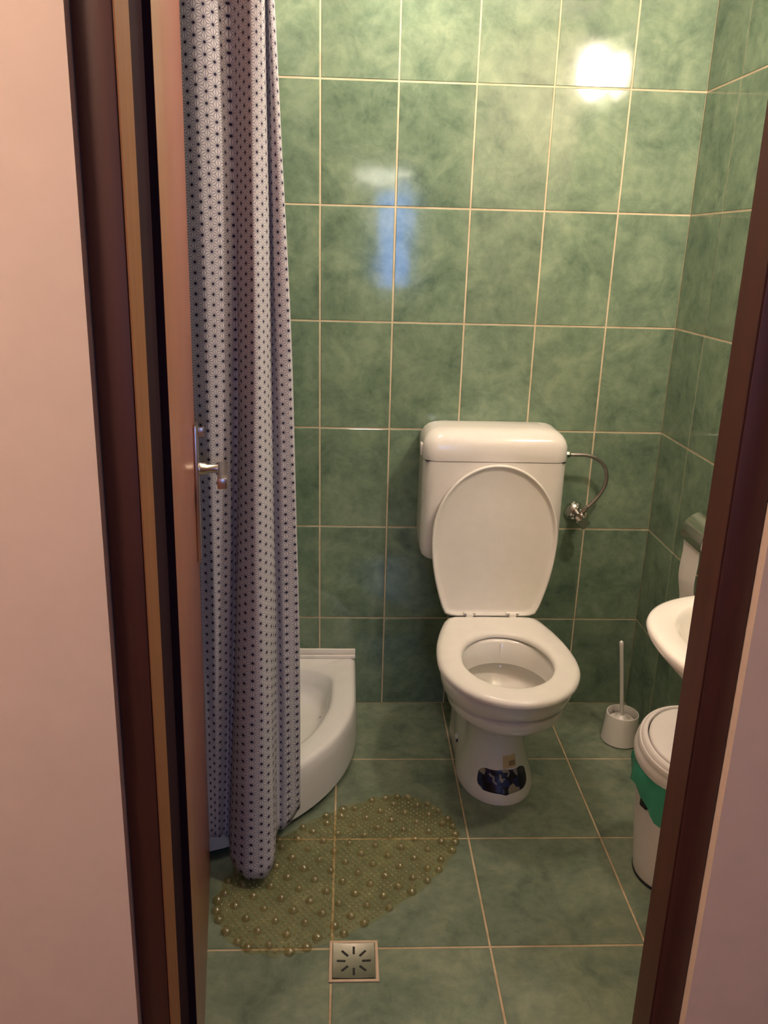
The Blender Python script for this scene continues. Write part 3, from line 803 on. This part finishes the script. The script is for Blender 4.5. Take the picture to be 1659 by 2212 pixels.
# lid, a ring with a round flap, slightly raised at the back
def lid_ring(r, h, n=64):
    T = math.radians(15); pts = []
    for i in range(n):
        a = 2*PI*i/n; x, y = r*math.cos(a), r*math.sin(a)
        yy = y + .114
        pts.append((BX + x, BY - .114 + yy*math.cos(T) - h*math.sin(T), .3125 + yy*math.sin(T) + h*math.cos(T)))
    return pts
loft('lid_rim', [lid_ring(r, h) for r, h in ((.1175, -.026), (.1195, -.027), (.1205, -.022), (.1195, -.004), (.1165, .000), (.1165, .004), (.1160, .016), (.1145, .0185), (.1120, .018), (.1105, .022), (.1065, .028), (.1005, .030), (.0985, .028), (.0985, .014), (.1115, .002), (.1165, -.006), (.1175, -.026))], M['bin'], bn, cap0=False, cap1=False, ang=50)
loft('lid_flap', [lid_ring(r, h) for r, h in ((.0955, .015), (.096, .027), (.0945, .0305), (.089, .0325), (.06, .037), (.03, .039), (.001, .0395))], M['bin'], bn, ang=50)
loft('lid_gap', [lid_ring(r, h) for r, h in ((.0984, .015), (.0956, .0155))], M['black'], bn, cap0=False, cap1=False)
ca = math.radians(200)
cbm = box_bm(-.0045, .0045, -.011, .011, -.022, .018, .003)
bmesh.ops.transform(cbm, matrix=Matrix.Translation((BX + .1095*math.cos(ca), BY + .1095*math.sin(ca), .236)) @ Matrix.Rotation(ca, 4, 'Z'), verts=cbm.verts)
bmobj('handle_clip', cbm, M['black'], bn)
lathe('foot_ring', [(.084, .0002), (.0865, .0006), (.0875, .006), (.0862, .009)], (BX, BY, 0), M['black'], bn, 48, cap0=False, cap1=False)

# ------------------------------------------------------------------ wash basin
SY, SZ = -1.095, .785
sk = thing('wash_basin', (XR, SY, .62), 'white ceramic wash basin on the tiled wall, mostly hidden by the frame', 'basin')
def sink_ring(z, proj, half, x1=XR-.0008, yo=0, n=48, p=2.5):
    """D-shaped: flat at the wall, rounded towards the room"""
    pts = []
    for k in range(n + 1):
        a = PI*k/n; c, s = math.cos(a), math.sin(a)
        x = x1 - proj*(.34 + .66*abs(s)**(2/p)) if s > 1e-6 else x1 - proj*.34
        pts.append((x, SY + yo + half*math.copysign(abs(c)**(2/p), c), z))
    m = 6
    for k in range(1, m): pts.append((x1 - proj*.34*(1-k/m), SY + yo - half, z))
    pts.append((x1, SY + yo - half, z)); pts.append((x1, SY + yo + half, z))
    for k in range(m-1, 0, -1): pts.append((x1 - proj*.34*(1-k/m), SY + yo + half, z))
    return pts
def sink_in(z, proj, half, n=48):
    base = sink_ring(z, .36, .19, n=n); cx, cy = XR - .215, SY; out = []
    N_ = len(base)
    for i in range(N_):
        b = base[i]; dx, dy = b[0]-cx, b[1]-cy; a = math.atan2(dy/.19, dx/.18)
        out.append((cx + proj*math.cos(a), cy + half*math.sin(a), z))
    return out
R = [sink_ring(z, pr, hf) for z, pr, hf in ((SZ-.165, .17, .085), (SZ-.150, .215, .115), (SZ-.12, .275, .148), (SZ-.085, .328, .172), (SZ-.05, .366, .189), (SZ-.03, .384, .197), (SZ-.02, .393, .201), (SZ-.008, .397, .203), (SZ-.002, .394, .201), (SZ, .388, .197))]
R += [sink_in(z, a, b) for z, a, b in ((SZ, .142, .160), (SZ-.003, .136, .154), (SZ-.012, .130, .148), (SZ-.05, .118, .134), (SZ-.095, .09, .105), (SZ-.118, .05, .06), (SZ-.122, .02, .02))]
loft('bowl', R, M['ceramic'], sk, ang=60)
lathe('tap_body', [(.024, SZ+.0005), (.024, SZ+.006), (.019, SZ+.01), (.018, SZ+.07), (.02, SZ+.075), (.02, SZ+.095), (.008, SZ+.10)], (XR-.042, SY, 0), M['chrome'], sk, 20)
tube('tap_spout', catmull([(XR-.05, SY, SZ+.05), (XR-.08, SY, SZ+.062), (XR-.125, SY, SZ+.06), (XR-.14, SY, SZ+.045)], 5), .010, M['chrome'], sk, 12)
tube('waste_pipe', catmull([(XR-.2, SY, SZ-.16), (XR-.2, SY, SZ-.30), (XR-.19, SY, SZ-.345), (XR-.13, SY, SZ-.345), (XR-.12, SY, SZ-.28), (XR-.09, SY, SZ-.26), (XR-.001, SY, SZ-.26)], 5), .018, M['plastic'], sk, 14)

# ------------------------------------------------------------------ toilet paper holder and roll
PY0, PY1, PZ = -.397, -.513, .738
ph = thing('paper_holder', (XR, -.455, PZ+.03), 'chrome toilet paper holder with a hinged cover on the right wall', 'paper holder')
box('back_plate', XR-.006, XR-.0006, PY1, PY0, PZ-.005, PZ+.062, M['chrome'], ph, .002)
cov = []
for a in [0, 12, 25, 40, 55, 70, 84, 92]:
    t = math.radians(a); cov.append((XR - .008 - .066*math.sin(t)**.9, PZ + .002 + .050*math.cos(t)))
cov = [(XR-.007, PZ+.0525)] + cov + [(XR-.0745, PZ-.016)]
rg = []
for y in (PY0, PY0-.001, PY1+.001, PY1): rg.append([(x, y, z) for x, z in cov] + [(x+.0015, y, z-.0012) for x, z in cov[::-1]])
loft('cover', rg, M['chrome'], ph, ang=35)
for y in (PY0+.0035, PY1-.0035):
    box('side_bracket', XR-.052, XR-.006, y-.0015, y+.0015, PZ-.012, PZ+.036, M['black'], ph, .001)
tube('spindle', [(XR-.040, PY0+.003, PZ-.001), (XR-.040, PY1-.003, PZ-.001)], .006, M['chrome'], ph, 12)
rl = thing('paper_roll', (XR-.040, -.455, PZ-.045), 'white toilet paper roll with a long sheet hanging down', 'paper roll')
lathe('roll', [(.012, -.0475), (.0295, -.0475), (.030, 0), (.0295, .0475), (.012, .0475)], (XR-.040, -.455, PZ-.001), M['paper'], rl, 36, axis='y', cap0=False, cap1=False)
sh = []; 
for k in range(22):
    t = k/21; z = PZ - .004 - .215*t
    x = XR - .040 - .0308 + .012*t**1.3 + .003*math.sin(t*9)
    sh.append((x, z, .0025*math.sin(t*5)))
rg = [[(x, y - .455 + o + .0, z + .004*math.sin(y*40)*(k/21)) for y in (-.0475, -.03, -.01, .01, .03, .0475)] + [(x+.0006, y - .455 + o, z) for y in (.0475, .03, .01, -.01, -.03, -.0475)] for k, (x, z, o) in enumerate(sh)]
loft('hanging_sheet', rg, M['paper'], rl, ang=60)
